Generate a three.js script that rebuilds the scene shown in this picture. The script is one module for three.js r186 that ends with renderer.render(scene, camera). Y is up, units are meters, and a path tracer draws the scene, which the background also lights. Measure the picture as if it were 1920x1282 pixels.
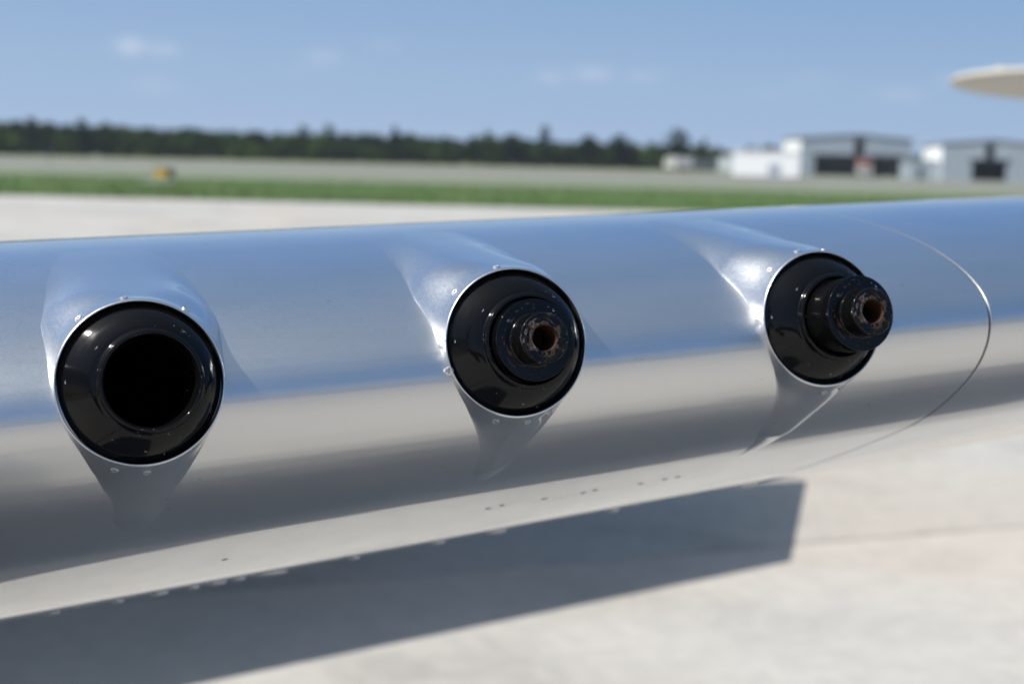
import * as THREE from 'three';
import { mergeGeometries, toCreasedNormals, mergeVertices } from 'three/addons/utils/BufferGeometryUtils.js';
import { RoundedBoxGeometry } from 'three/addons/geometries/RoundedBoxGeometry.js';

// ---------------------------------------------------------------- camera, sky, sun, exposure
const scene = new THREE.Scene();
const EYE = new THREE.Vector3(0, 1.62, 0);
const YAW = 0.35217832, PITCH = THREE.MathUtils.degToRad(7.3), ROLL = THREE.MathUtils.degToRad(1.37);
const FPX = 2667;                                             // focal length of the 50 mm lens in pixels of the 1920 wide photograph
const fwd = new THREE.Vector3(Math.sin(YAW) * Math.cos(PITCH), -Math.sin(PITCH), -Math.cos(YAW) * Math.cos(PITCH));
const rt0 = new THREE.Vector3(Math.cos(YAW), 0, Math.sin(YAW));
const up0 = new THREE.Vector3().crossVectors(rt0, fwd);
const rt = rt0.clone().multiplyScalar(Math.cos(ROLL)).addScaledVector(up0, Math.sin(ROLL));
const upv = rt0.clone().multiplyScalar(-Math.sin(ROLL)).addScaledVector(up0, Math.cos(ROLL));
const camera = new THREE.PerspectiveCamera(2 * THREE.MathUtils.radToDeg(Math.atan(641 / FPX)), 1920 / 1282, 0.05, 9000);
camera.filmGauge = 36;
camera.quaternion.setFromRotationMatrix(new THREE.Matrix4().makeBasis(rt, upv, fwd.clone().negate()));
camera.position.copy(EYE);
camera.focus = 1.07;
camera.userData.fStop = 5.0;
scene.add(camera);

const SUN_EL = THREE.MathUtils.degToRad(50), SUN_AZ = THREE.MathUtils.degToRad(-88);   // azimuth from +z towards +x
const sunDir = new THREE.Vector3(Math.cos(SUN_EL) * Math.sin(SUN_AZ), Math.sin(SUN_EL), Math.cos(SUN_EL) * Math.cos(SUN_AZ));
const sun = new THREE.DirectionalLight(new THREE.Color(1, 0.975, 0.935), 5.0);
sun.position.copy(sunDir).multiplyScalar(60);
sun.target.position.set(0, 0, 0);
sun.castShadow = true;
sun.shadow.radius = 1.0;
sun.shadow.mapSize.set(4096, 4096);
Object.assign(sun.shadow.camera, { left: -30, right: 30, top: 30, bottom: -30, near: 1, far: 200 });
scene.add(sun, sun.target);

const renderer = new THREE.WebGLRenderer({ antialias: true });
renderer.toneMapping = THREE.LinearToneMapping;
renderer.toneMappingExposure = 1.14;
scene.fog = new THREE.FogExp2(new THREE.Color(0.80, 0.88, 1.0), 0.00017);
renderer.shadowMap.enabled = true;
renderer.setSize(1024, 683);

// ---------------------------------------------------------------- noise and small helpers
let seed = 7;
function rnd() { seed = (seed * 1664525 + 1013904223) >>> 0; return seed / 4294967296; }
function hash(x, y, z = 0) { let h = Math.imul(x, 374761393) ^ Math.imul(y, 668265263) ^ Math.imul(z, 1274126177); h = Math.imul(h ^ (h >>> 13), 1274126177); return ((h ^ (h >>> 16)) >>> 0) / 4294967296; }
const sm = (t) => t * t * (3 - 2 * t), lerp = (a, b, t) => a + (b - a) * t, clamp = (v, a = 0, b = 1) => Math.min(b, Math.max(a, v));
function vnoise(x, y, s = 0, per = 0) {                        // value noise, optionally periodic
  const xi = Math.floor(x), yi = Math.floor(y), fx = sm(x - xi), fy = sm(y - yi);
  const w = (n) => per ? ((n % per) + per) % per : n;
  const a = hash(w(xi), w(yi), s), b = hash(w(xi + 1), w(yi), s), c = hash(w(xi), w(yi + 1), s), d = hash(w(xi + 1), w(yi + 1), s);
  return lerp(lerp(a, b, fx), lerp(c, d, fx), fy);
}
function fbm(x, y, s = 0, oct = 4, per = 0) { let v = 0, a = 0.5, t = 0; for (let i = 0; i < oct; i++) { v += a * vnoise(x, y, s + i, per); t += a; x *= 2; y *= 2; if (per) per *= 2; a *= 0.5; } return v / t; }
const sig = (e0, e1, v) => sm(clamp((v - e0) / (e1 - e0)));

function tex(size, fn, { srgb = false, repeat = [1, 1], h = size } = {}) {      // fn(u, v) -> [r, g, b] linear 0..1 (stored as sRGB bytes when srgb)
  const d = new Uint8Array(size * h * 4);
  const enc = (c) => srgb ? (c <= 0.0031308 ? 12.92 * c : 1.055 * Math.pow(c, 1 / 2.4) - 0.055) : c;
  for (let j = 0; j < h; j++) for (let i = 0; i < size; i++) {
    const c = fn((i + 0.5) / size, (j + 0.5) / h, i, j), k = (j * size + i) * 4;
    d[k] = 255 * clamp(enc(c[0])) + 0.5; d[k + 1] = 255 * clamp(enc(c[1])) + 0.5; d[k + 2] = 255 * clamp(enc(c[2])) + 0.5; d[k + 3] = 255;
  }
  const t = new THREE.DataTexture(d, size, h, THREE.RGBAFormat);
  t.magFilter = THREE.LinearFilter; t.minFilter = THREE.LinearMipmapLinearFilter; t.generateMipmaps = true;
  t.wrapS = t.wrapT = THREE.RepeatWrapping; t.repeat.set(...repeat);
  if (srgb) t.colorSpace = THREE.SRGBColorSpace;
  t.needsUpdate = true;
  return t;
}
const lin = (r, g, b) => new THREE.Color().setRGB(r, g, b);
function std(r, g, b, roughness = 0.8, more = {}) { return new THREE.MeshStandardMaterial({ color: lin(r, g, b), roughness, ...more }); }
function phys(r, g, b, roughness, more = {}) { return new THREE.MeshPhysicalMaterial({ color: lin(r, g, b), roughness, ...more }); }

const used = {};
function numbered(name) { const n = used[name] = (used[name] ?? -1) + 1; return n ? `${name}_${String(n).padStart(3, '0')}` : name; }
function shade(o) { o.castShadow = o.receiveShadow = true; return o; }
function tag(o, label, category, group) { o.userData.label = label; if (category) o.userData.category = category; if (group) o.userData.group = group; return o; }
function thing(name, pos, turn, label, category, group) { const o = new THREE.Group(); o.name = numbered(name); o.position.set(...pos); o.rotation.y = turn; scene.add(o); return tag(o, label, category, group); }
function part(name, geo, mat, parent, pos) { const m = shade(new THREE.Mesh(geo, mat)); m.name = name; if (pos) m.position.set(...pos); parent.add(m); return m; }
function struct(name, geo, mat, parent = scene) { const m = part(parent === scene ? numbered(name) : name, geo, mat, parent); if (parent === scene) m.userData.kind = 'structure'; return m; }
function bx(w, h, d, x = 0, y = 0, z = 0) { return new THREE.BoxGeometry(w, h, d).translate(x, y, z); }
function rbx(w, h, d, r, x = 0, y = 0, z = 0) { return new RoundedBoxGeometry(w, h, d, 2, r).translate(x, y, z); }
function tube(a, b, r0, r1 = r0, n = 12) {
  const A = new THREE.Vector3(...a), B = new THREE.Vector3(...b), d = B.clone().sub(A), g = new THREE.CylinderGeometry(r1, r0, d.length(), n);
  g.applyQuaternion(new THREE.Quaternion().setFromUnitVectors(new THREE.Vector3(0, 1, 0), d.normalize()));
  return g.translate((A.x + B.x) / 2, (A.y + B.y) / 2, (A.z + B.z) / 2);
}
const join = (list) => mergeGeometries(list.map((g) => { const n = g.index ? g.toNonIndexed() : g; for (const k of Object.keys(n.attributes)) if (!['position', 'normal', 'uv'].includes(k)) n.deleteAttribute(k); return n; }));
function ray(px, py) { return new THREE.Vector3().addScaledVector(rt, (px - 960) / FPX).addScaledVector(upv, -(py - 641) / FPX).add(fwd); }
function along(px, dist) { const d = ray(px, 641); d.y = 0; d.normalize(); return EYE.clone().setY(0).addScaledVector(d, dist); }   // a place on the ground in that direction

// ---------------------------------------------------------------- the sky
{
  const W = 2048, H = 1024, data = new Float32Array(W * H * 4);
  const stops = [[0, .375, .51, .725], [3, .325, .475, .70], [7, .235, .40, .655], [10, .150, .315, .62], [15, .095, .25, .57], [30, .090, .225, .475], [60, .115, .22, .40], [90, .12, .22, .375]].map((r) => r.map((v, q) => q ? v * 0.82 : v));
  const puffs = [];
  const dirOf = (px, py) => ray(px, py).normalize();
  for (const [px, py, w, h, s] of [[244, 86, 26, 14, .30], [300, 92, 32, 12, .16], [605, 108, 30, 14, .14], [720, 84, 34, 12, .05], [285, 160, 40, 16, .07], [1034, 144, 28, 12, .13], [1112, 138, 40, 13, .16], [1205, 143, 34, 11, .10], [1520, 152, 40, 12, .05], [1690, 176, 44, 12, .09], [1775, 150, 16, 12, .10], [560, 132, 30, 9, .04], [1450, 176, 36, 9, .04], [1930, 130, 40, 10, .06]]) {
    const d = dirOf(px, py); puffs.push([Math.atan2(d.z, d.x), Math.asin(d.y), w / FPX, h / FPX, s]);
  }
  const c0 = seed; seed = 91;
  for (let i = 0; i < 90; i++) { const a = rnd() * 6.2832 - 3.1416, e = 0.03 + 0.14 * rnd() * rnd() + 0.02 * rnd(); if (Math.abs(((a + 1.5708 - YAW + 9.4248) % 6.2832) - 3.1416) < 0.4) continue; puffs.push([a, e, (20 + 30 * rnd()) / FPX, (8 + 8 * rnd()) / FPX, 0.05 + 0.13 * rnd()]); }
  seed = c0;
  for (let j = 0; j < H; j++) {
    const el = ((j + 0.5) / H - 0.5) * Math.PI, deg = Math.max(0, THREE.MathUtils.radToDeg(el));
    let k = 0; while (k < stops.length - 2 && deg > stops[k + 1][0]) k++;
    const t = clamp((deg - stops[k][0]) / (stops[k + 1][0] - stops[k][0])), base = [1, 2, 3].map((n) => lerp(stops[k][n], stops[k + 1][n], t));
    for (let i = 0; i < W; i++) {
      const az = ((i + 0.5) / W - 0.5) * 2 * Math.PI, ce = Math.cos(el);
      const cs = Math.cos(az) * ce * sunDir.x + Math.sin(el) * sunDir.y + Math.sin(az) * ce * sunDir.z, ang = THREE.MathUtils.radToDeg(Math.acos(clamp(cs, -1, 1)));
      const glow = 1.8 * Math.exp(-ang / 13) + 0.28 * Math.exp(-ang / 45), n = (j * W + i) * 4;  // glow around the sun, out of view, strong enough to lift the shadows
      let c = el < 0 ? [.24, .25, .24] : base.map((v, q) => v + glow * [1, .96, .88][q]);
      if (el > 0) {
        let m = 0;
        for (const p of puffs) {
          const da = Math.atan2(Math.sin(az - p[0]), Math.cos(az - p[0])) / p[2], de = (el - p[1]) / p[3];
          if (Math.abs(da) < 3 && Math.abs(de) < 3) m = Math.max(m, p[4] * Math.exp(-(da * da + de * de) * 1.1) * (0.6 + 0.8 * vnoise(i * 0.7, j * 0.9, 5)));
        }
        c = c.map((v, q) => lerp(v, [.86, .86, .90][q], clamp(m * 1.15)));
      }
      data[n] = c[0]; data[n + 1] = c[1]; data[n + 2] = c[2]; data[n + 3] = 1;
    }
  }
  const t = new THREE.DataTexture(data, W, H, THREE.RGBAFormat, THREE.FloatType);
  t.mapping = THREE.EquirectangularReflectionMapping; t.magFilter = THREE.LinearFilter; t.needsUpdate = true;
  scene.background = t; scene.environment = t;
}

// ---------------------------------------------------------------- the ground
const concreteMap = tex(1024, (u, v) => {
  const a = fbm(u * 4, v * 4, 11, 4, 4), b = fbm(u * 9, v * 9, 21, 3, 9), g = fbm(u * 160, v * 160, 31, 2, 160), p = fbm(u * 3, v * 5, 41, 3, 0 || 1) ;
  const warm = sig(0.5, 0.75, fbm(u * 3, v * 3, 51, 3, 3)), dk = sig(0.52, 0.8, b) * 0.15, st = sig(0.62, 0.72, fbm(u * 14, v * 14, 61, 3, 14)) * 0.07;
  const l = 0.90 + 0.16 * (a - 0.5) + 0.16 * (g - 0.5) - dk - st;
  return [l * (1 + 0.05 * warm) * 0.98, l * (1 - 0.004 * warm) * 0.975, l * (0.96 - 0.06 * warm)];
}, { srgb: true });
const concreteBump = tex(512, (u, v) => { const n = fbm(u * 170, v * 170, 3, 2, 170); return [n, n, n]; });
function concrete(f) { return std(0.457 * f, 0.434 * f, 0.396 * f, 0.9, { map: concreteMap, bumpMap: concreteBump, bumpScale: 0.002 }); }
const cm = [concrete(1), concrete(0.955), concrete(1.03), concrete(0.98)];
function sheet(name, r0, r1, f0, f1, y, mat, m) {              // a flat sheet laid out along and across the view's heading; uv in units of m metres
  const g = new THREE.PlaneGeometry(r1 - r0, f1 - f0, 1, 1).rotateX(-Math.PI / 2).translate((r0 + r1) / 2, 0, -(f0 + f1) / 2).rotateY(-YAW).translate(0, y, 0);
  const p = g.attributes.position, uv = g.attributes.uv;
  for (let i = 0; i < p.count; i++) uv.setXY(i, p.getX(i) / m, p.getZ(i) / m);
  return struct(name, g, mat);
}
const grassMap = (s, c0, c1, c2) => tex(512, (u, v) => {
  const a = sig(0.3, 0.7, fbm(u * 6, v * 6, s, 4, 6)), b = sig(0.35, 0.75, fbm(u * 13, v * 13, s + 9, 3, 13)), f = 0.75 + 0.5 * fbm(u * 128, v * 128, s + 20, 2, 128);
  return [0, 1, 2].map((q) => lerp(lerp(c0[q], c1[q], a), c2[q], b * 0.6) * f);
}, { srgb: true });
const gm = (map) => std(1, 1, 1, 0.95, { map });
sheet('ground', -4000, 4000, -4000, 4000, -0.06, gm(grassMap(5, [.085, .13, .035], [.14, .17, .06], [.20, .19, .10])), 30);
sheet('ramp', -200, 260, -118, 49.6, -0.024, cm[0], 9);
sheet('lawn', -320, 420, 49.6, 93, -0.03, gm(grassMap(15, [.034, .092, .012], [.064, .118, .016], [.115, .125, .035])), 14);
sheet('taxiway', -420, 520, 93, 105, -0.034, std(.20, .21, .165, 0.92, { map: concreteMap }), 9);
sheet('verge', -420, 520, 105, 128, -0.046, gm(grassMap(25, [.125, .165, .065], [.165, .19, .09], [.20, .205, .12])), 20);
sheet('runway', -600, 700, 128, 215, -0.038, std(.215, .215, .19, 0.92, { map: concreteMap }), 12);
sheet('meadow', -700, 900, 215, 420, -0.050, gm(grassMap(35, [.14, .165, .075], [.19, .20, .11], [.21, .20, .13])), 26);
{ // lawn_grass: a mown fringe of blades along the near edge of the lawn
  const g = new THREE.ConeGeometry(0.03, 0.3, 3, 1).translate(0, 0.13, 0), n = 9000, im = new THREE.InstancedMesh(g, std(.052, .115, .016, 0.9), n), M = new THREE.Matrix4(), e = new THREE.Euler(), q = new THREE.Quaternion(), c = new THREE.Color();
  for (let i = 0; i < n; i++) {
    const f = 49.7 + 43 * Math.pow(rnd(), 1.6), r = (rnd() - 0.42) * f * 1.0, p = new THREE.Vector3(r * Math.cos(YAW) + f * Math.sin(YAW), -0.03, r * Math.sin(YAW) - f * Math.cos(YAW));
    const s = 0.5 + 0.9 * rnd(), k = fbm(p.x * 0.12, p.z * 0.3, 77, 3);
    M.compose(p, q.setFromEuler(e.set((rnd() - .5) * .7, rnd() * 6.28, (rnd() - .5) * .7)), new THREE.Vector3(2 * s, s * 0.35 * (0.6 + k), 2 * s)); im.setMatrixAt(i, M);
    im.setColorAt(i, c.setRGB(0.7 + 0.9 * k, 0.8 + 0.35 * rnd(), 0.6 + 0.5 * rnd()));
  }
  im.name = 'lawn_grass'; im.userData = { kind: 'stuff', label: 'green tufts of grass growing on the strip between ramp and taxiway', category: 'grass' }; shade(im); scene.add(im);
}
{ // the concrete slabs of the ramp, laid edge to edge, children of a piece of the setting
  const ramp = new THREE.Group(); ramp.name = 'slab_pavement'; ramp.userData.kind = 'structure'; scene.add(ramp);
  const S = 7.5, J = 0.022, C = 0.012, D = 0.05, variants = [];
  for (let k = 0; k < 4; k++) {
    const h = S / 2 - J / 2, i = h - C, P = [], U = [], o = [k * 0.37 + 0.1, k * 0.61 + 0.2];
    const q = (a, b, c, d) => { for (const v of [a, b, c, a, c, d]) { P.push(...v); U.push(v[0] / 9 + o[0], v[2] / 9 + o[1]); } };
    const T = [[-i, 0, -i], [-i, 0, i], [i, 0, i], [i, 0, -i]], E = [[-h, -C, -h], [-h, -C, h], [h, -C, h], [h, -C, -h]], B = E.map((v) => [v[0], -D, v[2]]);
    q(...T); for (let n = 0; n < 4; n++) { const m = (n + 1) % 4; q(T[n], E[n], E[m], T[m]); q(E[n], B[n], B[m], E[m]); }
    const g = new THREE.BufferGeometry(); g.setAttribute('position', new THREE.Float32BufferAttribute(P, 3)); g.setAttribute('uv', new THREE.Float32BufferAttribute(U, 2)); g.computeVertexNormals(); variants.push(g);
  }
  const x0 = -1.0 - S * 4, z0 = -5.2 - S * 5;
  for (let a = 0; a < 11; a++) for (let b = 0; b < 9; b++) {
    const x = x0 + S * (a + 0.5), z = z0 + S * (b + 0.5);
    if (x * Math.sin(YAW) - z * Math.cos(YAW) > 49.6 - S * 0.65) continue;
    const s = part('slab', variants[Math.floor(hash(a, b, 5) * 4)], cm[Math.floor(hash(a, b, 9) * 4)], ramp, [x, 0, z]);
    s.rotation.y = Math.floor(hash(a, b, 2) * 4) * Math.PI / 2;
  }
}

// ---------------------------------------------------------------- trees
function leafBlob(n, R, H, sdd, spread = 1) {                  // many small leaf clumps scattered through a crown's volume
  const c0 = seed; seed = sdd; const P = [], N = [];
  for (let i = 0; i < n; i++) {
    const a = rnd() * 6.2832, v = rnd(), t = Math.pow(rnd(), 0.45), w = Math.sqrt(Math.max(0, 1 - Math.pow(2 * v - 1, 2))) * (0.75 + 0.5 * vnoise(a * 1.2, v * 5, sdd));
    const x = Math.cos(a) * R * w * t, z = Math.sin(a) * R * w * t, y = H * v * (0.9 + 0.2 * vnoise(a, 3, sdd)), s = (0.28 + 0.4 * rnd()) * spread;
    const nx = x / R + (rnd() - .5), ny = v - 0.3 + (rnd() - .5), nz = z / R + (rnd() - .5), nn = new THREE.Vector3(nx, ny, nz).normalize();
    const t1 = new THREE.Vector3(rnd() - .5, rnd() - .5, rnd() - .5).cross(nn).normalize(), t2 = t1.clone().cross(nn);
    for (const [p, q] of [[-1, -.6], [1, -.5], [.2, 1]]) { const k = 0.7 + 0.6 * rnd(); P.push(x + (t1.x * p + t2.x * q) * s * k, y + (t1.y * p + t2.y * q) * s * k, z + (t1.z * p + t2.z * q) * s * k); N.push(nn.x, nn.y, nn.z); }
  }
  seed = c0;
  const g = new THREE.BufferGeometry(); g.setAttribute('position', new THREE.Float32BufferAttribute(P, 3)); g.setAttribute('normal', new THREE.Float32BufferAttribute(N, 3));
  g.setAttribute('uv', new THREE.Float32BufferAttribute(new Float32Array(P.length / 3 * 2), 2)); return g;
}
const leaf = (r, g, b) => phys(r, g, b, 1, { side: THREE.DoubleSide, transmission: .4, thickness: 0 });
const leafDark = leaf(.060, .135, .045), leafMid = leaf(.09, .18, .045), bark = std(.09, .075, .06, 0.95);
const DT = 350;
function heightAt(px) {                                        // height of the woodland's skyline, metres, in the direction of a column
  const k = [[-900, 8.5], [0, 8.0], [150, 8.0], [400, 7.5], [600, 7.2], [760, 7.7], [850, 7.0], [960, 7.6], [1060, 6.6], [1150, 7.0], [1220, 6.4], [1300, 6.3], [1345, 5.4], [1440, 6.6], [1700, 6.2], [2900, 8]];
  let i = 0; while (i < k.length - 2 && px > k[i + 1][0]) i++;
  return lerp(k[i][1], k[i + 1][1], clamp((px - k[i][0]) / (k[i + 1][0] - k[i][0])));
}
{
  const crown = leafBlob(260, 3.1, 6.2, 301, 1.0), low = leafBlob(120, 2.3, 2.6, 302, 0.8), M = new THREE.Matrix4(), q = new THREE.Quaternion(), Y = new THREE.Vector3(0, 1, 0), c = new THREE.Color();
  const spots = []; for (let r = 0; r < 4; r++) for (let px = -800; px < 2800; px += 30) { if (px > 1345 && r < 2) continue; spots.push([px + (rnd() - .5) * 24, DT + r * 7 + (px > 1345 ? 120 : 0) + rnd() * 5]); }
  const nFar = spots.length; for (let r = 0; r < 3; r++) for (let a = -40; a < 95; a += 1.6) spots.push([THREE.MathUtils.degToRad(a + rnd()), 138 + r * 6 + rnd() * 4]);   // unseen belt behind the camera, placed to darken the horizon mirrored in the wing
  const wood = new THREE.Group(); wood.name = 'woodland'; wood.userData = { kind: 'stuff', label: 'dark green belt of woodland along the edge of the airfield, part of it unseen behind the camera', category: 'woodland' }; scene.add(wood);
  const A = new THREE.InstancedMesh(crown, leaf(.080, .170, .046), spots.length), T = new THREE.InstancedMesh(new THREE.CylinderGeometry(.1, .2, 4, 6).translate(0, 2, 0), bark, spots.length);
  spots.forEach(([px, d], i) => {
    const near = i >= nFar, p = near ? new THREE.Vector3(Math.sin(px) * d, 0, Math.cos(px) * d) : along(px, d), h = near ? 9.5 + 3 * rnd() : heightAt(px) * (d > 430 ? 1.35 : 1) * (0.86 + 0.2 * rnd());
    q.setFromAxisAngle(Y, rnd() * 6.28); M.compose(p.setY(0.6), q, new THREE.Vector3(h / 7.5, (h - .6) / 6.6, h / 7.5)); A.setMatrixAt(i, M);
    A.setColorAt(i, c.setRGB(0.6 + 0.6 * rnd(), 0.65 + 0.5 * rnd(), 0.7 + 0.5 * rnd())); M.compose(p.setY(-.05), q, new THREE.Vector3(1, 1, 1)); T.setMatrixAt(i, M);
  });
  const bs = []; for (let px = -800; px < 1345; px += 22) bs.push([px + rnd() * 14, DT - 5 - rnd() * 4]);
  const B = new THREE.InstancedMesh(low, leaf(.155, .29, .055), bs.length);
  bs.forEach(([px, d], i) => { const p = along(px, d), s = 1.5 + 1.2 * rnd() * fbm(px * .01, 2, 8, 2) * 2; q.setFromAxisAngle(Y, rnd() * 6.28); M.compose(p.setY(-.1), q, new THREE.Vector3(1.4, s, 1.4)); B.setMatrixAt(i, M); const k = .25 + .75 * vnoise(px * .013, 4, 9); B.setColorAt(i, c.setRGB(0.5 + 0.7 * k, 0.6 + 0.5 * k, 0.6 + 0.3 * rnd())); });
  for (const [m, n] of [[A, 'foliage'], [T, 'trunks'], [B, 'undergrowth']]) { m.name = n; m.userData = { kind: 'stuff' }; shade(m); wood.add(m); }
}
function tree(px, d, h, w, mat, label, conifer) {
  const p = along(px, d), t = thing('tree', [p.x, -0.05, p.z], rnd() * 6, label, 'tree', undefined), tg = [tube([0, 0, 0], [0.1, h * .55, 0], .22, .12, 8), tube([0.1, h * .5, 0], [w * .3, h * .75, .2], .1, .04, 6), tube([0.1, h * .45, 0], [-w * .3, h * .7, -.3], .1, .04, 6)];
  part('trunk', join(tg), bark, t);
  let g;
  if (conifer) { const L = []; for (let k = 0; k < 6; k++) L.push(leafBlob(110, w * (0.55 - .08 * k), h * .24, 400 + k + px, .6).translate(0, h * (.18 + .135 * k), 0)); g = join(L); }
  else { const L = [leafBlob(300, w * .5, h * .8, 500 + px, .8).translate(0, h * .2, 0)]; for (let k = 0; k < 4; k++) L.push(leafBlob(110, w * .3, h * .4, 510 + k + px, .7).translate((rnd() - .5) * w * .6, h * (.3 + .3 * rnd()), (rnd() - .5) * w * .6)); g = join(L); }
  part('crown', g, mat, t);
}
tree(1012, 340, 9.0, 6.6, leafDark, 'tall pointed dark conifer that stands highest in the middle of the woodland', true);
tree(1257, 338, 9.3, 8.6, leafDark, 'broad round dark tree rising behind the pale cab of the lorry');
tree(1306, 343, 6.9, 3.6, leafDark, 'slim dark tree just right of the broad round tree', true);
tree(1150, 341, 8.0, 6.0, leafDark, 'bushy dark tree between the tall conifer and the broad round tree');
tree(1092, 342, 7.9, 6.6, leafDark, 'wide dark tree a little right of the tall pointed conifer');
tree(950, 340, 7.7, 4.6, leafMid, 'mid green tree a little left of the tall pointed conifer');
tree(735, 340, 8.1, 4.6, leafDark, 'dark tree that pokes out of the level skyline near the middle of the photo', true);
tree(158, 338, 7.8, 7.5, leafDark, 'narrow dark treetop above the skyline left of the yellow sign', true);
tree(66, 338, 7.8, 7.5, leafDark, 'dark treetop above the skyline nearest the left edge of the photo', true);

// ---------------------------------------------------------------- hangars and other far buildings
const metalGrey = std(.33, .375, .425, 0.55, { metalness: 0.0 }), metalRoof = std(.46, .48, .50, 0.5), white = std(.80, .80, .78, 0.6), trimDark = std(.06, .07, .08, 0.7), pad = std(.33, .32, .30, .95);
function ribs(w, h, z, n) { const L = []; for (let i = 0; i <= n; i++) L.push(bx(.09, h, .06, -w / 2 + .05 + (w - .1) * i / n, h / 2, z)); return L; }
function hangar(px, dist, turn, W, D, eave, peak, dw, dh, doff, sw, label, annex) {
  const p = along(px, dist), toEye = Math.atan2(-p.x, -p.z), t = thing('hangar', [p.x, -0.05, p.z], toEye + turn, label, 'hangar'), T = 0.25;
  const s = new THREE.Shape(); s.moveTo(-W / 2, 0); s.lineTo(W / 2, 0); s.lineTo(W / 2, eave); s.lineTo(0, peak); s.lineTo(-W / 2, eave);
  const o = new THREE.Path(); o.moveTo(doff - dw / 2, 0.02); o.lineTo(doff - dw / 2, dh); o.lineTo(doff - sw / 2, dh); o.lineTo(doff - sw / 2, peak - .7); o.lineTo(doff + sw / 2, peak - .7); o.lineTo(doff + sw / 2, dh); o.lineTo(doff + dw / 2, dh); o.lineTo(doff + dw / 2, 0.02); s.holes.push(o);
  part('wall', new THREE.ExtrudeGeometry(s, { depth: T, bevelEnabled: false }).translate(0, 0, -T), metalGrey, t).userData.label = 'front wall';
  const sR = new THREE.Shape(); sR.moveTo(-W / 2, 0); sR.lineTo(W / 2, 0); sR.lineTo(W / 2, eave); sR.lineTo(0, peak); sR.lineTo(-W / 2, eave);
  part('wall', new THREE.ExtrudeGeometry(sR, { depth: T, bevelEnabled: false }).translate(0, 0, -D), metalGrey, t).userData.label = 'rear wall';
  for (const k of [-1, 1]) {
    part('wall', bx(T, eave - .03, D - 2 * T - .02, k * (W / 2 - T / 2 - .01), (eave - .03) / 2, -D / 2), white, t).userData.label = 'white side wall';
    const a = Math.atan2(peak - eave, W / 2), L = Math.hypot(W / 2, peak - eave) + .35, g = bx(L, .12, D + .6, k * L / 2, .07, -D / 2).rotateZ(0);
    const gg = bx(L, .12, D + .6, 0, 0, 0).rotateZ(-k * a).translate(k * (W / 4 + .15), (peak + eave) / 2 + .10, -D / 2); g.dispose?.();
    part('roof', gg, metalRoof, t);
    part('gutter', bx(.16, .16, D + .6, k * (W / 2 + .28), eave - .12, -D / 2), trimDark, t);
  }
  part('floor', bx(W - .6, .05, D - .6, 0, .03, -D / 2), pad, t);
  part('ribs', join([...ribs(W, eave * .98, .045, Math.round(W / 1.6)).filter((g) => { g.computeBoundingBox(); const x = (g.boundingBox.min.x + g.boundingBox.max.x) / 2; return Math.abs(x - doff) > dw / 2 + .1; })]), metalGrey, t).userData.kind = 'stuff';
  part('door_rail', bx(dw + 1, .22, .2, doff, dh + .14, .12), trimDark, t);
  if (annex) {
    const [aw, ah, ad] = annex; const x = -W / 2 - aw / 2 - .02;
    part('annex', join([bx(aw, ah, ad, x, ah / 2, -1.2 - ad / 2)]), metalGrey, t); part('annex_roof', bx(aw + .3, .12, ad + .3, x - .1, ah + .06, -1.2 - ad / 2), metalRoof, t); part('annex_door', bx(.95, 2.1, .08, x - .5, 1.05, -1.16), trimDark, t);
  }
  return t;
}
hangar(1587, 285, 0.22, 21.4, 20, 7.3, 8.1, 17.2, 3.9, 0.6, 2.0, 'wide grey hangar with a long dark doorway, left of the two hangars');
hangar(1840, 250, 0.20, 16.4, 20, 6.1, 6.8, 5.6, 3.35, -0.5, 1.5, 'grey hangar with a narrow dark doorway at the right edge of the photo', [5.2, 3.1, 9]);
{
  const p = along(1421, 208), t = thing('storage_building', [p.x, -.05, p.z], Math.atan2(-p.x, -p.z) - 0.08, 'low plain white building in front of the wide hangar', 'building');
  part('wall', bx(9.6, 3.6, 6, 0, 1.8, -3), white, t); part('roof', bx(9.9, .2, 6.3, 0, 3.72, -3), white, t); part('door', rbx(1.7, 2.0, .1, .03, 1.2, 1.0, .04), std(.35, .37, .42, .6), t); part('plinth', bx(9.7, .25, 6.1, 0, .125, -3), pad, t);
}
{
  const p = along(1312, 332), t = thing('shed', [p.x, -.05, p.z], Math.atan2(-p.x, -p.z) + .1, 'dark grey shed between the lorry and the low white building', 'shed');
  part('wall', bx(5.2, 3.0, 4, 0, 1.5, -2), std(.11, .12, .12, .8), t); part('roof', bx(5.6, .18, 4.4, 0, 3.1, -2), std(.15, .16, .17, .7), t); part('door', bx(1.2, 2.2, .08, .4, 1.1, .03), trimDark, t);
}
{
  const p = along(1345, 300), t = thing('cabin', [p.x, -.05, p.z], Math.atan2(-p.x, -p.z) - .3, 'pale grey cabin touching the left end of the low white building in view', 'cabin');
  part('wall', bx(2.7, 2.9, 3, 0, 1.75, -1.5), std(.42, .46, .47, .7), t); part('roof', bx(3.0, .15, 3.3, 0, 3.28, -1.5), white, t); part('plinth', bx(2.5, .3, 2.8, 0, .15, -1.5), trimDark, t);
}
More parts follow.
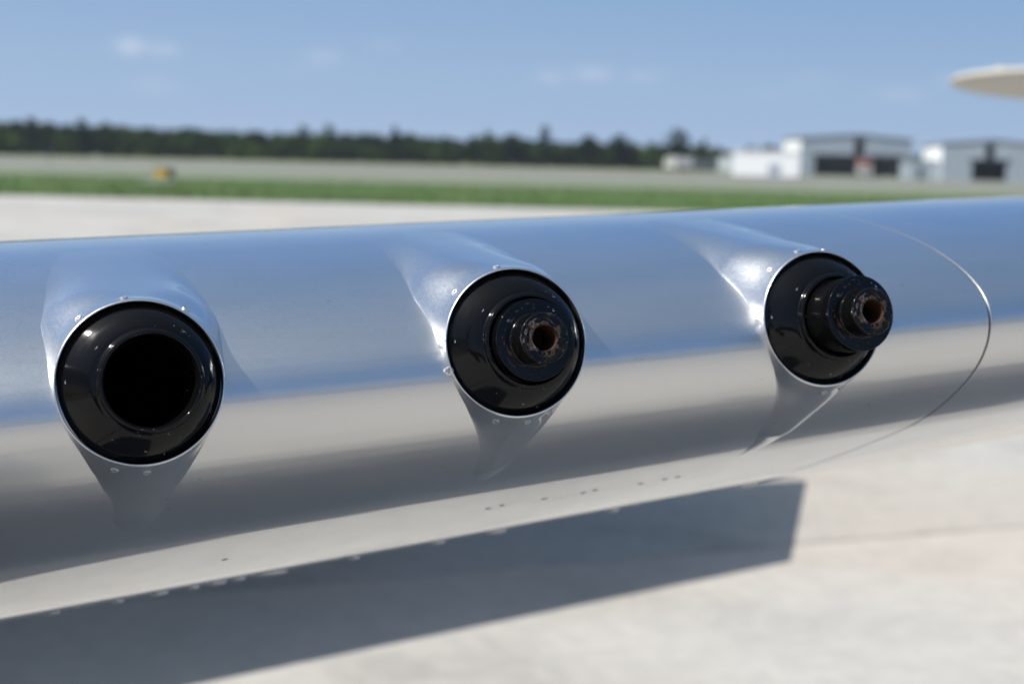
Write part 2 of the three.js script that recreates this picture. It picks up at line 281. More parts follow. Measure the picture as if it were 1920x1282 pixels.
{ // lorry
  const p = along(1264, 330), t = thing('lorry', [p.x, -.04, p.z], Math.atan2(-p.x, -p.z) - 0.25, 'lorry with a pale cab and a grey box body at the foot of the woodland', 'lorry');
  const body = std(.27, .28, .29, .7), cab = std(.62, .62, .55, .5), tyre = std(.02, .02, .02, .9);
  part('body', rbx(4.0, 2.3, 2.3, .06, 1.1, 2.05, 0), body, t);
  const cs = new THREE.Shape(); cs.moveTo(-1.3, 0); cs.lineTo(1.2, 0); cs.lineTo(1.2, 2.5); cs.lineTo(-.4, 2.5); cs.quadraticCurveTo(-1.0, 2.4, -1.15, 1.5); cs.lineTo(-1.3, 1.2);
  part('cab', new THREE.ExtrudeGeometry(cs, { depth: 2.1, bevelEnabled: true, bevelSize: .05, bevelThickness: .05, bevelSegments: 2 }).translate(-2.3, .65, -1.05), cab, t);
  part('side_window', bx(.8, .7, .04, -2.35, 2.45, 1.12), trimDark, t);
  part('chassis', bx(6.2, .25, 1.2, -.2, .62, 0), trimDark, t);
  for (const x of [-2.4, 1.6]) for (const z of [-.95, .95]) part('wheel', new THREE.CylinderGeometry(.5, .5, .32, 20).rotateX(Math.PI / 2).translate(x, .5, z), tyre, t);
}
function lightPlane(name, pos, turn, label, cWing, cFuse, cFin, sc = 1, pitch = 0.16) {   // a small high wing aeroplane, tail wheel on the ground, nose along its own +z
  const t = thing(name, pos, turn, label, 'aeroplane'); t.scale.setScalar(sc);
  const tilt = (g) => g.rotateX(-pitch).translate(0, .95, 0);
  const ring = (z, y, rx, ry) => ({ z, y, rx, ry }), S = [ring(2.05, .55, .12, .14), ring(1.95, .55, .42, .42), ring(1.1, .6, .52, .55), ring(.2, .75, .56, .72), ring(-.9, .75, .5, .68), ring(-2.2, .62, .3, .38), ring(-4.2, .6, .06, .16)];
  const P = [], I = [], n = 20;
  S.forEach((s) => { for (let k = 0; k < n; k++) { const a = k / n * 6.28318; P.push(s.rx * Math.cos(a), s.y + s.ry * Math.sin(a), s.z); } });
  for (let j = 0; j < S.length - 1; j++) for (let k = 0; k < n; k++) { const a = j * n + k, b = j * n + (k + 1) % n; I.push(a, a + n, b, b, a + n, b + n); }
  const fg = new THREE.BufferGeometry(); fg.setAttribute('position', new THREE.Float32BufferAttribute(P, 3)); fg.setIndex(I); fg.computeVertexNormals();
  part('fuselage', tilt(fg), cFuse, t);
  const HS = 5.3, wing = (sgn) => {
    const prof = [], m = 18; for (let i = 0; i < m; i++) { const u = i / m * 2 * Math.PI, c = .5 + .5 * Math.cos(u); prof.push([c, (Math.sin(u) >= 0 ? .11 : -.045) * Math.pow(Math.abs(Math.sin(u)), .8) * (1.25 - .7 * (1 - c))]); }
    const Q = [], J = [], sp = 30; for (let j = 0; j <= sp; j++) { const f = j / sp, x = HS * (1 - Math.pow(1 - f, 1.6)), e = Math.sqrt(Math.max(0, 1 - Math.pow(clamp((x - HS + 1.6) / 1.6), 2.2))) || 0, ch = 1.3 * Math.max(.02, e), zc = .55 - .25 * (1 - e); for (const [c, y] of prof) Q.push(sgn * x, 1.55 + x * .02 + y * .95 * Math.max(.05, Math.sqrt(e)), zc + (c - .72) * ch); }
    for (let j = 0; j < sp; j++) for (let k = 0; k < m; k++) { const a = j * m + k, b = j * m + (k + 1) % m; sgn > 0 ? J.push(a, b, a + m, b, b + m, a + m) : J.push(a, a + m, b, b, a + m, b + m); }
    const g = new THREE.BufferGeometry(); g.setAttribute('position', new THREE.Float32BufferAttribute(Q, 3)); g.setIndex(J); g.computeVertexNormals(); return g;
  };
  for (const k of [-1, 1]) {
    part('wing', tilt(wing(k)), cWing, t);
    part('wing_strut', tilt(tube([k * .5, .3, .4], [k * 2.9, 1.56, .35], .03, .03, 8)), cWing, t);
    part('leg', tube([k * .35, 1.15, .9], [k * .95, .32, 1.0], .045, .04, 8), cFuse, t);
    part('wheel', new THREE.TorusGeometry(.2, .1, 8, 20).rotateY(Math.PI / 2).translate(k * 1.02, .3, 1.0), std(.02, .02, .02, .9), t);
    part('light', tilt(new THREE.SphereGeometry(.09, 12, 8).scale(.9, .5, 1.4).translate(k * 4.72, 1.72, .60)), cWing, t).userData.label = 'white fairing on the wing tip';
  }
  part('tailplane', tilt(rbx(3.0, .06, .8, .025, 0, .62, -4.0)), cWing, t);
  const f = new THREE.Shape(); f.moveTo(-.6, 0); f.lineTo(.45, 0); f.lineTo(.5, .8); f.quadraticCurveTo(.45, 1.25, 0, 1.25); f.quadraticCurveTo(-.25, 1.2, -.3, .9);
  part('fin', tilt(new THREE.ExtrudeGeometry(f, { depth: .06, bevelEnabled: false }).translate(0, 0, -.03).rotateY(Math.PI / 2).translate(0, .7, -4.0)), cFin, t);
  part('windscreen', tilt(new THREE.SphereGeometry(.5, 16, 10, 0, Math.PI * 2, 0, Math.PI / 2).scale(1, .7, .7).translate(0, 1.05, .72)), std(.02, .03, .04, .1), t);
  part('propeller', tilt(join([rbx(1.9, .12, .03, .012, 0, .55, 2.1), new THREE.SphereGeometry(.14, 14, 10).translate(0, .55, 2.1)])), trimDark, t);
  return t;
}
{
  const cream = std(.45, .425, .375, .45), p = along(1797, 20.2), d = new THREE.Vector3(Math.cos(YAW + .29), 0, Math.sin(YAW + .29)).normalize();
  const c = p.clone().addScaledVector(d, 5.3);
  lightPlane('parked_aeroplane', [c.x, 0.0, c.z], Math.atan2(-p.x, -p.z) + 0.04, 'cream high wing aeroplane whose rounded wing tip shows at the top right', cream, cream, cream, 1.06, 0.25);
}
{ // fire engine
  const p = along(1607, 279), t = thing('fire_engine', [p.x, -.04, p.z], Math.atan2(-p.x, -p.z) + .12, 'white fire engine with a red top parked in the wide hangar doorway', 'fire engine');
  const red = std(.36, .17, .16, .5), pale = std(.42, .42, .42, .5), glass = std(.02, .025, .03, .1);
  part('body', rbx(2.3, 1.3, 6.0, .08, 0, 1.15, -3), pale, t); part('cabin', rbx(2.3, 1.5, 2.2, .12, 0, 2.5, -1.15), red, t); part('locker', rbx(2.2, 1.7, 3.6, .06, 0, 2.6, -4.15), red, t);
  part('windscreen', rbx(1.9, .7, .06, .02, 0, 2.65, -.06), glass, t); part('bumper', rbx(2.3, .25, .3, .04, 0, .55, .1), std(.5, .5, .5, .4), t); part('grille', rbx(1.3, .45, .05, .02, 0, 1.15, .02), trimDark, t);
  for (const k of [-1, 1]) { part('headlight', new THREE.CylinderGeometry(.11, .11, .06, 16).rotateX(Math.PI / 2).translate(k * .9, 1.1, .03), white, t); for (const z of [-1.0, -4.6]) part('wheel', new THREE.CylinderGeometry(.5, .5, .3, 20).rotateZ(Math.PI / 2).translate(k * 1.0, .5, z), std(.02, .02, .02, .9), t); }
}
{ // airfield sign
  const p = along(309, 77), t = thing('airfield_sign', [p.x, -.03, p.z], Math.atan2(-p.x, -p.z) - .15, 'yellow airfield sign on a pale base at the far edge of the green grass', 'sign');
  part('panel', rbx(.62, .50, .12, .02, -.13, .52, 0), std(.72, .46, .05, .5), t).userData.label = 'yellow panel'; part('panel', rbx(.34, .50, .12, .02, .36, .52, 0), std(.05, .05, .05, .6), t).userData.label = 'black panel';
  part('frame', join([bx(1.0, .04, .16, .05, .79, 0), bx(1.0, .04, .16, .05, .25, 0)]), std(.3, .3, .3, .5), t);
  for (const x of [-.3, .05, .4]) part('leg', tube([x, .05, 0], [x, .25, 0], .03, .03, 8), std(.35, .35, .35, .5), t);
  part('base', rbx(1.7, .1, .9, .03, -.3, .05, 0), std(.45, .44, .41, .9), t);
}
{
  const p = along(97, 180), t = thing('marker_post', [p.x, -.05, p.z], Math.atan2(-p.x, -p.z), 'small dark marker post standing on the far pavement near the left edge', 'post');
  part('post', tube([0, 0, 0], [0, 1.2, 0], .06, .06, 8), trimDark, t); part('board', rbx(.7, .7, .08, .02, 0, 1.45, 0), trimDark, t);
}
// ---------------------------------------------------------------- the silver aeroplane, its wing in the foreground
const G0 = new THREE.Vector3(-1.8, 0, -1.6);
const plane = thing('silver_aeroplane', G0.toArray(), 0, 'polished silver aeroplane wing with three round black gun ports along its leading edge', 'aeroplane');
const TH = 0.19831511, cT = Math.cos(TH), sT = Math.sin(TH);
const ex = new THREE.Vector3(1, 0, 0), gv = new THREE.Vector3(0, sT, cT), ey = new THREE.Vector3(0, cT, -sT);
const P1 = new THREE.Vector3(0.09672836, EYE.y - 0.16158797, -1.02624049), uv_ = new THREE.Vector3(1, Math.tan(0.05434587), -0.06542873), PS = 0.29057533;
const Wf = { Au: .117264, bu: .165824, tau: .151305, y0: -.0171015, Xs: .770512, Al: .14859, k1: 2.418639, k2: .194492, k3: .349728, tw: .01488, C: 2.2 };
const nac = (t) => .2969 * Math.sqrt(t) - .126 * t - .3516 * t * t + .2843 * t ** 3 - .1036 * t ** 4;
const dnac = (t) => .14845 / Math.sqrt(t) - .126 - .7032 * t + .8529 * t * t - .4144 * t ** 3;
const lowTab = (() => { const x1 = .06, n = 600, L = [], h = (1.1 - x1) / (n - 1); let a = Math.atan(Wf.Al * 5 * dnac(x1 / Wf.C)), y = Wf.Al * 5 * Wf.C * nac(x1 / Wf.C); for (let i = 0; i < n; i++) { const b = x1 + i * h; L.push(y); a -= (b < .17 ? Wf.k1 : b < .4 ? Wf.k2 : Wf.k3) * h; y += Math.tan(a) * h; } return (b) => { const f = clamp((b - x1) / h, 0, n - 1.001), i = Math.floor(f); return lerp(L[i], L[i + 1], f - i); }; })();
const upY = (b) => Wf.Au * 5 * Wf.C * nac(b / Wf.C) + Wf.bu * b * (1 - b / Wf.C);
const loY = (b) => -(b <= .06 ? Wf.Al * 5 * Wf.C * nac(b / Wf.C) : lowTab(b));
const B1 = 0.72;
function foil(b, top, CE) {                                    // height of the skin b metres behind the nose; CE is where the trailing edge is
  const f = top ? upY : loY; if (b <= B1) return f(b);
  const y0 = f(B1), m0 = (f(B1) - f(B1 - .01)) / .01, L = CE - B1, t = (b - B1) / L, yE = -0.02 + (top ? .004 : -.004), mE = top ? -.13 : .02;
  const h00 = 2 * t ** 3 - 3 * t * t + 1, h10 = t ** 3 - 2 * t * t + t, h01 = -2 * t ** 3 + 3 * t * t, h11 = t ** 3 - t * t;
  return h00 * y0 + h10 * L * m0 + h01 * yE + h11 * L * mE;
}
function wingPoint(X, q, out) {                                // q: -1 trailing edge over the top .. 0 nose .. +1 trailing edge underneath
  const sc = 1 - Wf.tau * X, top = q < 0, a = Math.abs(q), CE = clamp(1.95 - .30 * X, .95, 2.6) / sc;
  const b = a < .62 ? Math.pow(a / .62 * .4, 2) : a < .86 ? lerp(.16, B1, (a - .62) / .24) : lerp(B1, CE, (a - .86) / .14);
  const tip = X > 3.0 ? Math.sqrt(Math.max(0, 1 - ((X - 3.0) / .3) ** 2)) : 1;
  const y = foil(b, top, CE) * sc * tip + Wf.tw * X * b;
  return (out || new THREE.Vector3()).copy(P1).addScaledVector(uv_, X).addScaledVector(gv, -.004 - b * sc).addScaledVector(ey, Wf.y0 * sc + y);
}
function gridGeo(nu, nv, P, U, { wrap = false, flip = false, keep } = {}) {   // P(i, j) -> Vector3; normals from the grid's own differences
  const pos = new Float32Array(nu * nv * 3), nor = new Float32Array(nu * nv * 3), uv = new Float32Array(nu * nv * 2), pts = [], I = [];
  for (let j = 0; j < nv; j++) for (let i = 0; i < nu; i++) { const p = P(i, j); pts.push(p); pos.set([p.x, p.y, p.z], (j * nu + i) * 3); uv.set(U(i, j, p), (j * nu + i) * 2); }
  const at = (i, j) => pts[clamp(j, 0, nv - 1) * nu + (wrap ? ((i % (nu - 1)) + nu - 1) % (nu - 1) : clamp(i, 0, nu - 1))], a = new THREE.Vector3(), b = new THREE.Vector3();
  for (let j = 0; j < nv; j++) for (let i = 0; i < nu; i++) { a.subVectors(at(i + 1, j), at(i - 1, j)); b.subVectors(at(i, j + 1), at(i, j - 1)); a.cross(b).normalize(); if (flip) a.negate(); nor.set([a.x, a.y, a.z], (j * nu + i) * 3); }
  for (let j = 0; j < nv - 1; j++) for (let i = 0; i < nu - 1; i++) { const p = j * nu + i, q = p + 1, r = p + nu, s = r + 1; if (keep && !keep([pts[p], pts[q], pts[r], pts[s]])) continue; flip ? I.push(p, r, q, q, r, s) : I.push(p, q, r, q, s, r); }
  const g = new THREE.BufferGeometry(); g.setAttribute('position', new THREE.BufferAttribute(pos, 3)); g.setAttribute('normal', new THREE.BufferAttribute(nor, 3)); g.setAttribute('uv', new THREE.BufferAttribute(uv, 2)); g.setIndex(I); return g;
}
const portOff = [-.0015, .0026, -.0009], ports = [0, 1, 2].map((k) => P1.clone().addScaledVector(uv_, PS * k).addScaledVector(ey, portOff[k]).addScaledVector(gv, .0035));

// silver paint: fine metal flake under a clear coat, a few specks of dirt
const silverColor = tex(2048, (u, v, i, j) => {
  const c = 0.985 + 0.03 * (hash(i, j, 17) - .5) + 0.02 * (fbm(u * 12, v * 12, 4, 3, 12) - .5);
  const dn = vnoise(u * 800, v * 800, 81, 800) * vnoise(u * 90, v * 90, 82, 90), d = dn > .876 ? .4 : 1;
  return [c * d, c * d, c * d];
}, { srgb: true, repeat: [.5, .5] });
const silverRough = tex(1024, (u, v, i, j) => { const n = 0.86 + 0.22 * (hash(i, j, 29) - .5) + 0.16 * (fbm(u * 8, v * 8, 2, 4, 8) - .5); return [1, n, 1]; }, { repeat: [1, 1] });
const silver = phys(.66, .66, .66, .42, { metalness: 1, map: silverColor, roughnessMap: silverRough, clearcoat: 1, clearcoatRoughness: 0.015 });
const silverPlain = phys(.66, .66, .665, .34, { metalness: 1, clearcoat: 0.55, clearcoatRoughness: 0.03 });
const dark = std(.01, .01, .011, 0.9), inner = std(.03, .03, .03, .9);

const local = (v) => v.clone().sub(G0);
function skin(cols, rows, withHoles) {
  const raw = (i, q) => wingPoint(cols[i][0], q), e = 1e-3;
  const P = (i, j) => {
    const X = cols[i][0], q = rows[j], p = raw(i, q), ins = cols[i][1] || 0;
    const du = wingPoint(X + e, q).sub(wingPoint(X - e, q)), dq = 2e-3, dv = wingPoint(X, Math.min(1, q + dq)).sub(wingPoint(X, Math.max(-1, q - dq))), n = dv.cross(du).normalize();
    const arc = q * 1.3, r = (fbm(X * 7 + 3, arc * 9 + 5, 61, 2) - .5) * .00030 + (fbm(X * 2.3, arc * 30, 63, 2) - .5) * .00022;
    return local(p.addScaledVector(n, r - ins));
  };
  const c = ports.map(local);
  const keep = withHoles ? (q) => !c.some((k) => q.every((p) => { const d = p.clone().sub(k), f = d.dot(gv); if (f < -.06) return false; d.addScaledVector(gv, -f); return d.length() < .0525; })) : null;
  return gridGeo(cols.length, rows.length, P, (i, j) => [cols[i][0], rows[j] * .9], { flip: true, keep });
}
const rows = []; { const t = []; for (let i = 0; i <= 80; i++) t.push(.62 * i / 80); for (let i = 1; i <= 30; i++) t.push(.62 + .24 * i / 30); for (let i = 1; i <= 8; i++) t.push(.86 + .14 * i / 8); for (let i = t.length - 1; i > 0; i--) rows.push(-t[i]); rows.push(...t); }
{
  const c1 = []; for (let x = -1.75; x < -.46; x += .08) c1.push([x]); const N1 = 190, XE = Wf.Xs - .0011; for (let i = 0; i <= N1; i++) c1.push([lerp(-.45, XE - .0006, i / N1)]);
  c1.push([XE - .0002, .00012], [XE, .0006], [XE, .004]);
  part('wing_skin', skin(c1, rows, true), silver, plane).userData.label = 'inner wing skin pierced by the gun ports';
  const XB = Wf.Xs + .0011, c2 = [[XB, .004], [XB, .0006], [XB + .0002, .00012], [XB + .0006]]; for (let i = 1; i <= 50; i++) c2.push([XB + .0006 + .45 * i / 50]); for (let x = 1.3; x < 3.0; x += .1) c2.push([x]); for (let i = 0; i <= 10; i++) c2.push([3.0 + .2999 * Math.sin(i / 10 * Math.PI / 2)]);
  part('wing_skin', skin(c2, rows, false), silver, plane).userData.label = 'outer wing skin beyond the curved joint line';
  const c3 = []; for (const x of [-.02, .02]) c3.push([Wf.Xs + x, .0042]);
  part('joint_strip', skin(c3, rows, false), inner, plane);
  const c4 = []; for (let x = -1.75; x < 3.0; x += .12) c4.push([x]); for (let i = 0; i <= 8; i++) c4.push([3.0 + .2999 * Math.sin(i / 8 * Math.PI / 2)]);
  const far = skin(c4, rows.filter((_, i) => i % 2 === 0 || i === rows.length - 1), false), pa = far.attributes.position, na = far.attributes.normal, ix = far.index.array;   // the wing on the other side
  const mid = (P1.x - 1.75) - G0.x; for (let i = 0; i < pa.count; i++) { pa.setX(i, 2 * mid - pa.getX(i)); na.setX(i, -na.getX(i)); } for (let i = 0; i < ix.length; i += 3) { const t = ix[i]; ix[i] = ix[i + 1]; ix[i + 1] = t; }
  part('wing_skin', far, silverPlain, plane).userData.label = 'wing on the far side of the fuselage';
}
// gun fairings: from the round front edge back into the wing
const R0 = .0575, R1 = .0592;
function fairPoint(c, phi, d, out) {
  const up = Math.sin(phi) >= 0, n = up ? 2 + 1.1 * sig(0, .06, d) : 2 + .7 * sig(0, .05, d), W = up ? R1 + Math.min(.010, .16 * d) : R1 * Math.max(.10, 1 - 5.0 * Math.max(0, d - .008)), H = up ? R1 + .265 * d - .12 * d * d : R1 + .47 * Math.min(d, .09) + .1 * Math.max(0, d - .09);
  const cs = Math.cos(phi), sn = Math.sin(phi), x = W * Math.sign(cs) * Math.pow(Math.abs(cs), 2 / n), y = H * Math.sign(sn) * Math.pow(Math.abs(sn), 2 / n);
  return (out || new THREE.Vector3()).copy(c).addScaledVector(ex, x).addScaledVector(ey, y).addScaledVector(gv, -d);
}
const rustMap = (withRust) => tex(1024, (u, v, i, j) => {
  let c = [.0032, .0034, .0038], a = fbm(u * 40, v * 14, 5, 3, 0), chip = vnoise(u * 170, v * 60, 9) * vnoise(u * 23, v * 9, 10);
  if (chip > .80) c = [.30, .30, .31];
  if (withRust) {
    const w = v * 1.0, f = fbm(u * 26, v * 30, 33, 4), g = fbm(u * 60, v * 70, 43, 3);
    const face = sig(.632, .655, w) * (1 - sig(.80, .82, w)), low = .5 + .5 * Math.cos((u - .68) * 6.2832);
    const k = .8 * sig(.52, .60, f + .26 * sig(.70, .80, w) * (1 - sig(.81, .83, w)) - .17 + .12 * low * face) * face;
    if (k > 0) { const r = [.060, .031, .021], s = [.17, .15, .14]; const t = sig(.52, .62, g) * (low > .35 ? 1 : .2); c = c.map((q, n) => lerp(q, lerp(r[n], s[n], t), k)); }
    if (v > .80) { const t = .35 + .6 * fbm(u * 20, v * 40, 77, 3); c = [.07 * t, .026 * t, .012 * t]; }
    const sp = sig(.64, .72, fbm(u * 34, v * 34, 63, 3)) * sig(.38, .42, w) * (1 - sig(.54, .56, w)) * low * .6; c = c.map((q, n) => lerp(q, [.07, .04, .035][n], sp));
  }
  return c;
}, { srgb: true, h: 512 });
const rustRough = (withRust) => tex(512, (u, v) => {
  let r = .055 + .09 * sig(.5, .8, fbm(u * 14, v * 7, 15, 4)) + .03 * fbm(u * 90, v * 40, 25, 2);
  if (withRust) { const f = fbm(u * 26, v * 30, 33, 4); if (v > .645) r = lerp(r, .85, sig(.40, .56, f)); if (v > .80) r = .9; if (v > .37 && v < .56) r += .06; }
  return [1, r, 1];
}, { h: 256 });
const blackBump = tex(512, (u, v, i, j) => { const n = fbm(u * 30, v * 15, 18, 4) + .15 * hash(i, j, 4) + (vnoise(u * 120, v * 50, 28) > .86 ? .5 : 0); return [n / 1.6, n / 1.6, n / 1.6]; }, { h: 256 });
const coneMat = phys(1, 1, 1, 1, { specularIntensity: .5, map: rustMap(false), roughnessMap: rustRough(false), bumpMap: blackBump, bumpScale: .00004 });
const gunMat = phys(1, 1, 1, 1, { specularIntensity: .5, map: rustMap(true), roughnessMap: rustRough(true), bumpMap: blackBump, bumpScale: .00008 });
function turned(c, prof, shear, n = 96) {                      // a body of revolution about the gun's axis; prof: [radius, forward, v]; shear moves it sideways with its height
  return gridGeo(n + 1, prof.length, (i, j) => { const a = -Math.PI / 2 + i / n * Math.PI * 2, [r, f] = prof[j], s = shear(f); return local(c.clone().addScaledVector(ex, r * Math.cos(a) + s).addScaledVector(ey, r * Math.sin(a)).addScaledVector(gv, f)); }, (i, j) => [i / n, prof[j][2] ?? j / prof.length], { wrap: true });
}
function profile(pts, bevel = .0007) {                         // dense profile through [r, f, v] with small rounded corners
  const out = []; for (let i = 0; i < pts.length; i++) {
    const p = pts[i]; if (i === 0 || i === pts.length - 1) { out.push(p); continue; }
    const a = pts[i - 1], b = pts[i + 1], la = Math.hypot(a[0] - p[0], a[1] - p[1]), lb = Math.hypot(b[0] - p[0], b[1] - p[1]), ka = Math.min(.45, (p[3] ?? bevel) / la), kb = Math.min(.45, (p[3] ?? bevel) / lb), mix = (x, y, t) => [lerp(x[0], y[0], t), lerp(x[1], y[1], t), lerp(x[2], y[2], t)];
    const A = mix(p, a, ka), B = mix(p, b, kb);
    for (const t of [0, .25, .5, .75, 1]) out.push(mix(mix(A, p, t), mix(p, B, t), t));
  } return out;
}
function blend(p, k) {                                         // lifts a fairing point so that the fairing runs out into the wing skin in a soft fillet
  const X = (p.x - P1.x), w = new THREE.Vector3(); let best = 1e9, q0 = 0;
  for (let q = -.66; q <= .66; q += .02) { wingPoint(X, q, w); const d = w.distanceToSquared(p); if (d < best) { best = d; q0 = q; } }
  for (let s = .01; s > .0004; s *= .5) for (const q of [q0 - s, q0 + s]) { wingPoint(X, q, w); const d = w.distanceToSquared(p); if (d < best) { best = d; q0 = q; } }
  const e = 3e-3, n = wingPoint(X, q0 + e).sub(wingPoint(X, q0 - e)).cross(wingPoint(X + e, q0).sub(wingPoint(X - e, q0))).normalize(), b = wingPoint(X, q0);
  const h = p.clone().sub(b).dot(n), h2 = (h + Math.sqrt(h * h + k * k)) / 2 - .0013;
  const out = p.clone().addScaledVector(n, h2 - h); out.deep = h2 < -.0006; return out;
}
const screwShape = new THREE.Shape(); screwShape.absarc(0, 0, .0036, 0, Math.PI * 2);
{ const h = new THREE.Path(), a = .00045, b = .0021; h.moveTo(a, a); for (const [x, y] of [[a, b], [-a, b], [-a, a], [-b, a], [-b, -a], [-a, -a], [-a, -b], [a, -b], [a, -a], [b, -a], [b, a]]) h.lineTo(x, y); h.closePath(); screwShape.holes.push(h); }
const screwGeo = join([new THREE.ExtrudeGeometry(screwShape, { depth: .0010, bevelEnabled: true, bevelSize: .00035, bevelThickness: .00035, bevelSegments: 2, curveSegments: 20, bevelOffset: -.00035 }).translate(0, 0, -.0004), new THREE.CircleGeometry(.0027, 16).translate(0, 0, -.0005)]);
const screwSmall = screwGeo.clone().scale(.82, .82, .9), screwMat = std(.56, .56, .56, .5, { metalness: 1 });
const screwAngles = [[98, 57, 131, 350, 252, 273, 198], [99, 139, 200, 254, 279, 299], [136, 104, 80, 273, 291, 200]];
const coneP = profile([[.0574, -.016, 0], [.0566, -.0045, .02], [.0545, -.0025, .06, .0008], [.0532, -.0009, .10], [.0518, .0007, .14], [.0500, .0026, .2], [.0480, .0045, .27], [.0460, .0062, .34], [.0440, .0077, .41], [.0420, .0090, .48], [.0400, .0101, .55], [.0368, .0112, .62, .0014], [.0360, .0168, .72, .0009], [.0338, .0174, .78, .0008], [.0322, .0150, .82, .0008], [.0318, -.008, .9]]);
const collarP = profile([[.0574, -.016, 0], [.0566, -.0045, .02], [.0545, -.0025, .06, .0008], [.0532, -.0009, .10], [.0518, .0007, .14], [.0500, .0026, .2], [.0480, .0045, .27], [.0460, .0062, .34], [.0440, .0077, .41], [.0420, .0090, .48], [.0400, .0101, .55], [.0378, .0108, .62, .0012], [.0374, .0150, .70, .0008], [.0346, .0158, .78, .0006], [.0340, .0100, .84, .0008], [.0326, .0085, .9, .0006], [.0316, .0085, 1]]);
const barrelP = (f0, f1, f2) => profile([[.0320, f0 - .012, .0], [.0320, f1, .36, .0006], [.0205, f1 + .0005, .56, .0012], [.0200, f1 + .003, .58, .0008], [.0197, f2, .64, .0016], [.0098, f2 - .0004, .80, .0010], [.0096, f2 - .03, .93, .0006], [.0002, f2 - .031, 1]]);
ports.forEach((c, k) => {
  const ds = []; for (let i = 0; i <= 56; i++) ds.push(.0010 + .27 * Math.pow(i / 56, 1.5));
  const front = [[R0, .014], [R0, .0016], [R0 + .00012, .0007], [R0 + .0004, .00018], [R0 + .0008, 0], [R1 - .0005, .0001], [R1 - .00015, .0004]];
  const nu = 161, fr = gridGeo(nu, front.length + ds.length, (i, j) => {
    const a = -Math.PI / 2 + i / (nu - 1) * Math.PI * 2;
    if (j < front.length) { const [r, d] = front[j]; return local(c.clone().addScaledVector(ex, r * Math.cos(a)).addScaledVector(ey, r * Math.sin(a)).addScaledVector(gv, -d)); }
    const d = ds[j - front.length], f = fairPoint(c, a, d), t = sig(.001, .022, d); if (t <= 0) return local(f); const g = blend(f, lerp(.0035, .0085, sig(.02, .16, d))), o = local(f.lerp(g, t)); o.deep = g.deep; return o;
  }, (i, j) => [i / (nu - 1) * .37 + k * .5, j < front.length ? 0 : ds[j - front.length]], { wrap: true, flip: true, keep: (q) => !q.some((p) => p.deep) });
  const fairing = part('gun_fairing', fr, silver, plane);
  screwAngles[k].forEach((deg, q) => {
    const a = THREE.MathUtils.degToRad(deg), proud = k === 1 && deg === 200, d = proud ? .004 : .0105 + .002 * hash(k, q, 3), p = fairPoint(c, a, d), n = fairPoint(c, a + .02, d).sub(fairPoint(c, a - .02, d)).cross(fairPoint(c, a, d - .002).sub(fairPoint(c, a, d + .002))).normalize();
    if (n.dot(p.clone().sub(c)) < 0) n.negate(); if (proud) n.addScaledVector(gv, 2.2).normalize();
    const s = part('screw', proud ? screwGeo : screwSmall, screwMat, fairing, local(p).addScaledVector(n, proud ? .0014 : -.0003).toArray());
    s.quaternion.setFromUnitVectors(new THREE.Vector3(0, 0, 1), n); s.rotateZ(q * 1.1 + k);
  });
  const shear = (f) => .006 * clamp((f + .004) / .016);
  const port = part('gun_port', turned(c, k ? collarP : coneP, shear), coneMat, plane);
  port.userData.label = ['empty round port, a black cone around an open tube', 'black cone around a short barrel', 'black cone around a long barrel'][k];
  if (!k) part('tube', turned(c, [[.0318, -.007, 0], [.0312, -.009, .02], [.0312, -.2, .5], [.0312, -.58, .97], [.0302, -.6, .99], [.0003, -.6, 1]], () => .006, 64), phys(.004, .004, .004, 1, { specularIntensity: 0 }), port);
  if (k) part('barrel', turned(c, barrelP(.0085, k === 1 ? .0245 : .048, k === 1 ? .0455 : .066), () => .006), gunMat, port).userData.label = ['', 'short black barrel with a rusty muzzle', 'long stepped black barrel with a rusty muzzle'][k];
});
// rivets underneath
const rivetGeo = new THREE.SphereGeometry(.0032, 14, 6, 0, Math.PI * 2, 0, Math.PI / 2).scale(1, .22, 1);
for (const [X, b] of [[.345, .25], [.357, .243], [.402, .246], [.445, .25], [.456, .245], [.51, .255], [.535, .25], [.55, .25], [.10, .30], [.26, .50], [-.02, .55], [.07, .57], [.14, .60], [.2, .63], [.29, .60], [.64, .58], [.72, .6]]) {
  const sc = 1 - Wf.tau * X, q = b < .16 ? 0 : .62 + .24 * (b - .16) / (B1 - .16), p = wingPoint(X, q), n = wingPoint(X, q + .004).sub(wingPoint(X, q - .004)).cross(wingPoint(X + .002, q).sub(wingPoint(X - .002, q))).normalize(); if (n.y > 0) n.negate();
  const r = part('rivet', rivetGeo, silverPlain, plane, local(p).toArray()); r.quaternion.setFromUnitVectors(new THREE.Vector3(0, 1, 0), n);
}
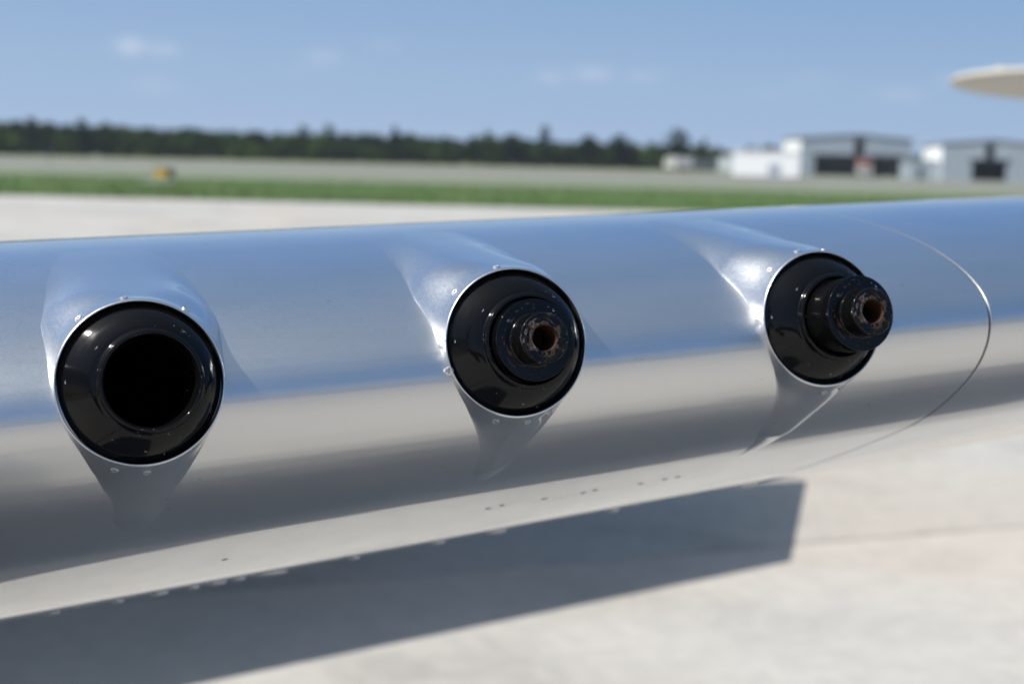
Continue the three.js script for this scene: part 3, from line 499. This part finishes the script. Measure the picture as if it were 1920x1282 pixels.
// small hinge fittings along the flap line underneath
for (const [X, b, l] of [[.199, .654, .05], [.165, .65, .016], [.138, .645, .026], [.112, .64, .014], [.075, .66, .022], [.03, .67, .014], [-.042, .70, .02], [.30, .64, .014], [.40, .63, .02], [.47, .62, .03], [.62, .61, .016], [.80, .60, .04]]) {
  const q = .62 + .24 * (b - .16) / (B1 - .16), p = wingPoint(X, q), h = part('hinge', new THREE.SphereGeometry(1, 14, 8).scale(l / 2, .0035, .008), silverPlain, plane, local(p).toArray()); h.rotation.x = -.3;
}
{ // the rest of the aeroplane, beyond the left edge of the view
  const cx = P1.x - 1.75 - G0.x, W = (x, y, z) => [x - G0.x, y, z - G0.z], X0 = P1.x - 1.75;
  const S = [[.95, 1.80, .02], [.90, 1.80, .16], [.62, 1.79, .27], [.60, 1.79, .40], [-.3, 1.66, .47], [-1.4, 1.52, .50], [-2.6, 1.36, .47], [-4.2, 1.12, .34], [-5.6, .96, .20], [-6.6, .90, .05]];
  const n = 48; part('fuselage', gridGeo(n + 1, S.length * 4 - 3, (i, j) => { const f = j / 4, a = Math.min(S.length - 2, Math.floor(f)), t = f - a, s = S[a].map((v, q) => lerp(v, S[a + 1][q], t)), th = i / n * Math.PI * 2; return new THREE.Vector3(...W(X0 + s[2] * .82 * Math.cos(th), s[1] + s[2] * Math.sin(th), s[0])); }, (i, j) => [i / n * 2, j * .2], { wrap: true, flip: true }), silverPlain, plane);
  const can = new THREE.SphereGeometry(.36, 28, 14, 0, Math.PI * 2, 0, Math.PI / 2).scale(.8, 1, 2.1).rotateX(-.19).translate(...W(X0, 1.86, -1.9));
  part('canopy', can, phys(1, 1, 1, .03, { transmission: 1, thickness: 0 }), plane);
  part('propeller', join([0, 1, 2].map((k) => rbx(.16, 1.15, .035, .012, 0, .62, 0).rotateZ(k * 2.0944).translate(...W(X0, 1.80, .76)))), std(.02, .02, .022, .4), plane);
  const prism = (pts, th) => { const s = new THREE.Shape(pts.map((p) => new THREE.Vector2(...p))); return new THREE.ExtrudeGeometry(s, { depth: th, bevelEnabled: true, bevelSize: .03, bevelThickness: .02, bevelSegments: 3 }).translate(0, 0, -th / 2); };
  for (const m of [1, -1]) {   // unseen tailplane, outline shaped to cast the ground shadow: in (x, -z), laid flat and tilted with the fuselage
    const TP = [[-1.7, 3.93], [2.11, 4.96], [3.19, 6.24], [-1.7, 6.75]].map(([x, z]) => [(x - X0) * m, z]);
    const g = prism(TP, .05).rotateX(-Math.PI / 2); const p = g.attributes.position; for (let i = 0; i < p.count; i++) { const z = p.getZ(i); p.setY(i, p.getY(i) + 1.10 + .195 * (z + 4.96)); p.setX(i, p.getX(i) + X0 - G0.x); p.setZ(i, z - G0.z); } g.computeVertexNormals();
    part('tailplane', g, silverPlain, plane);
    const lx = X0 + m * 1.05; part('landing_leg', join([tube(W(lx, 1.25, -1.45), W(lx, .36, -1.05), .045, .045, 14), tube(W(lx, .38, -1.05), W(lx + m * .14, .36, -1.05), .03, .03, 10)]), silverPlain, plane);
    const wh = part('wheel', new THREE.TorusGeometry(.24, .1, 14, 36).rotateY(Math.PI / 2).translate(...W(lx + m * .16, .34, -1.05)), std(.02, .02, .02, .85), plane); part('wheel_hub', new THREE.CylinderGeometry(.16, .16, .12, 24).rotateZ(Math.PI / 2).translate(...W(lx + m * .16, .34, -1.05)), silverPlain, wh);
  }
  part('fin', prism([[4.9, 1.0], [5.6, 2.1], [6.2, 2.2], [6.75, 1.9], [6.7, .9]], .05).rotateY(Math.PI / 2).translate(X0 - G0.x, 0, -G0.z), silverPlain, plane);
  part('tail_wheel', new THREE.TorusGeometry(.11, .05, 10, 24).rotateY(Math.PI / 2).translate(...W(X0, .16, -6.1)), std(.02, .02, .02, .85), plane); part('landing_leg', tube(W(X0, .9, -6.0), W(X0, .16, -6.1), .025, .025, 10), silverPlain, plane);
}
renderer.render(scene, camera);
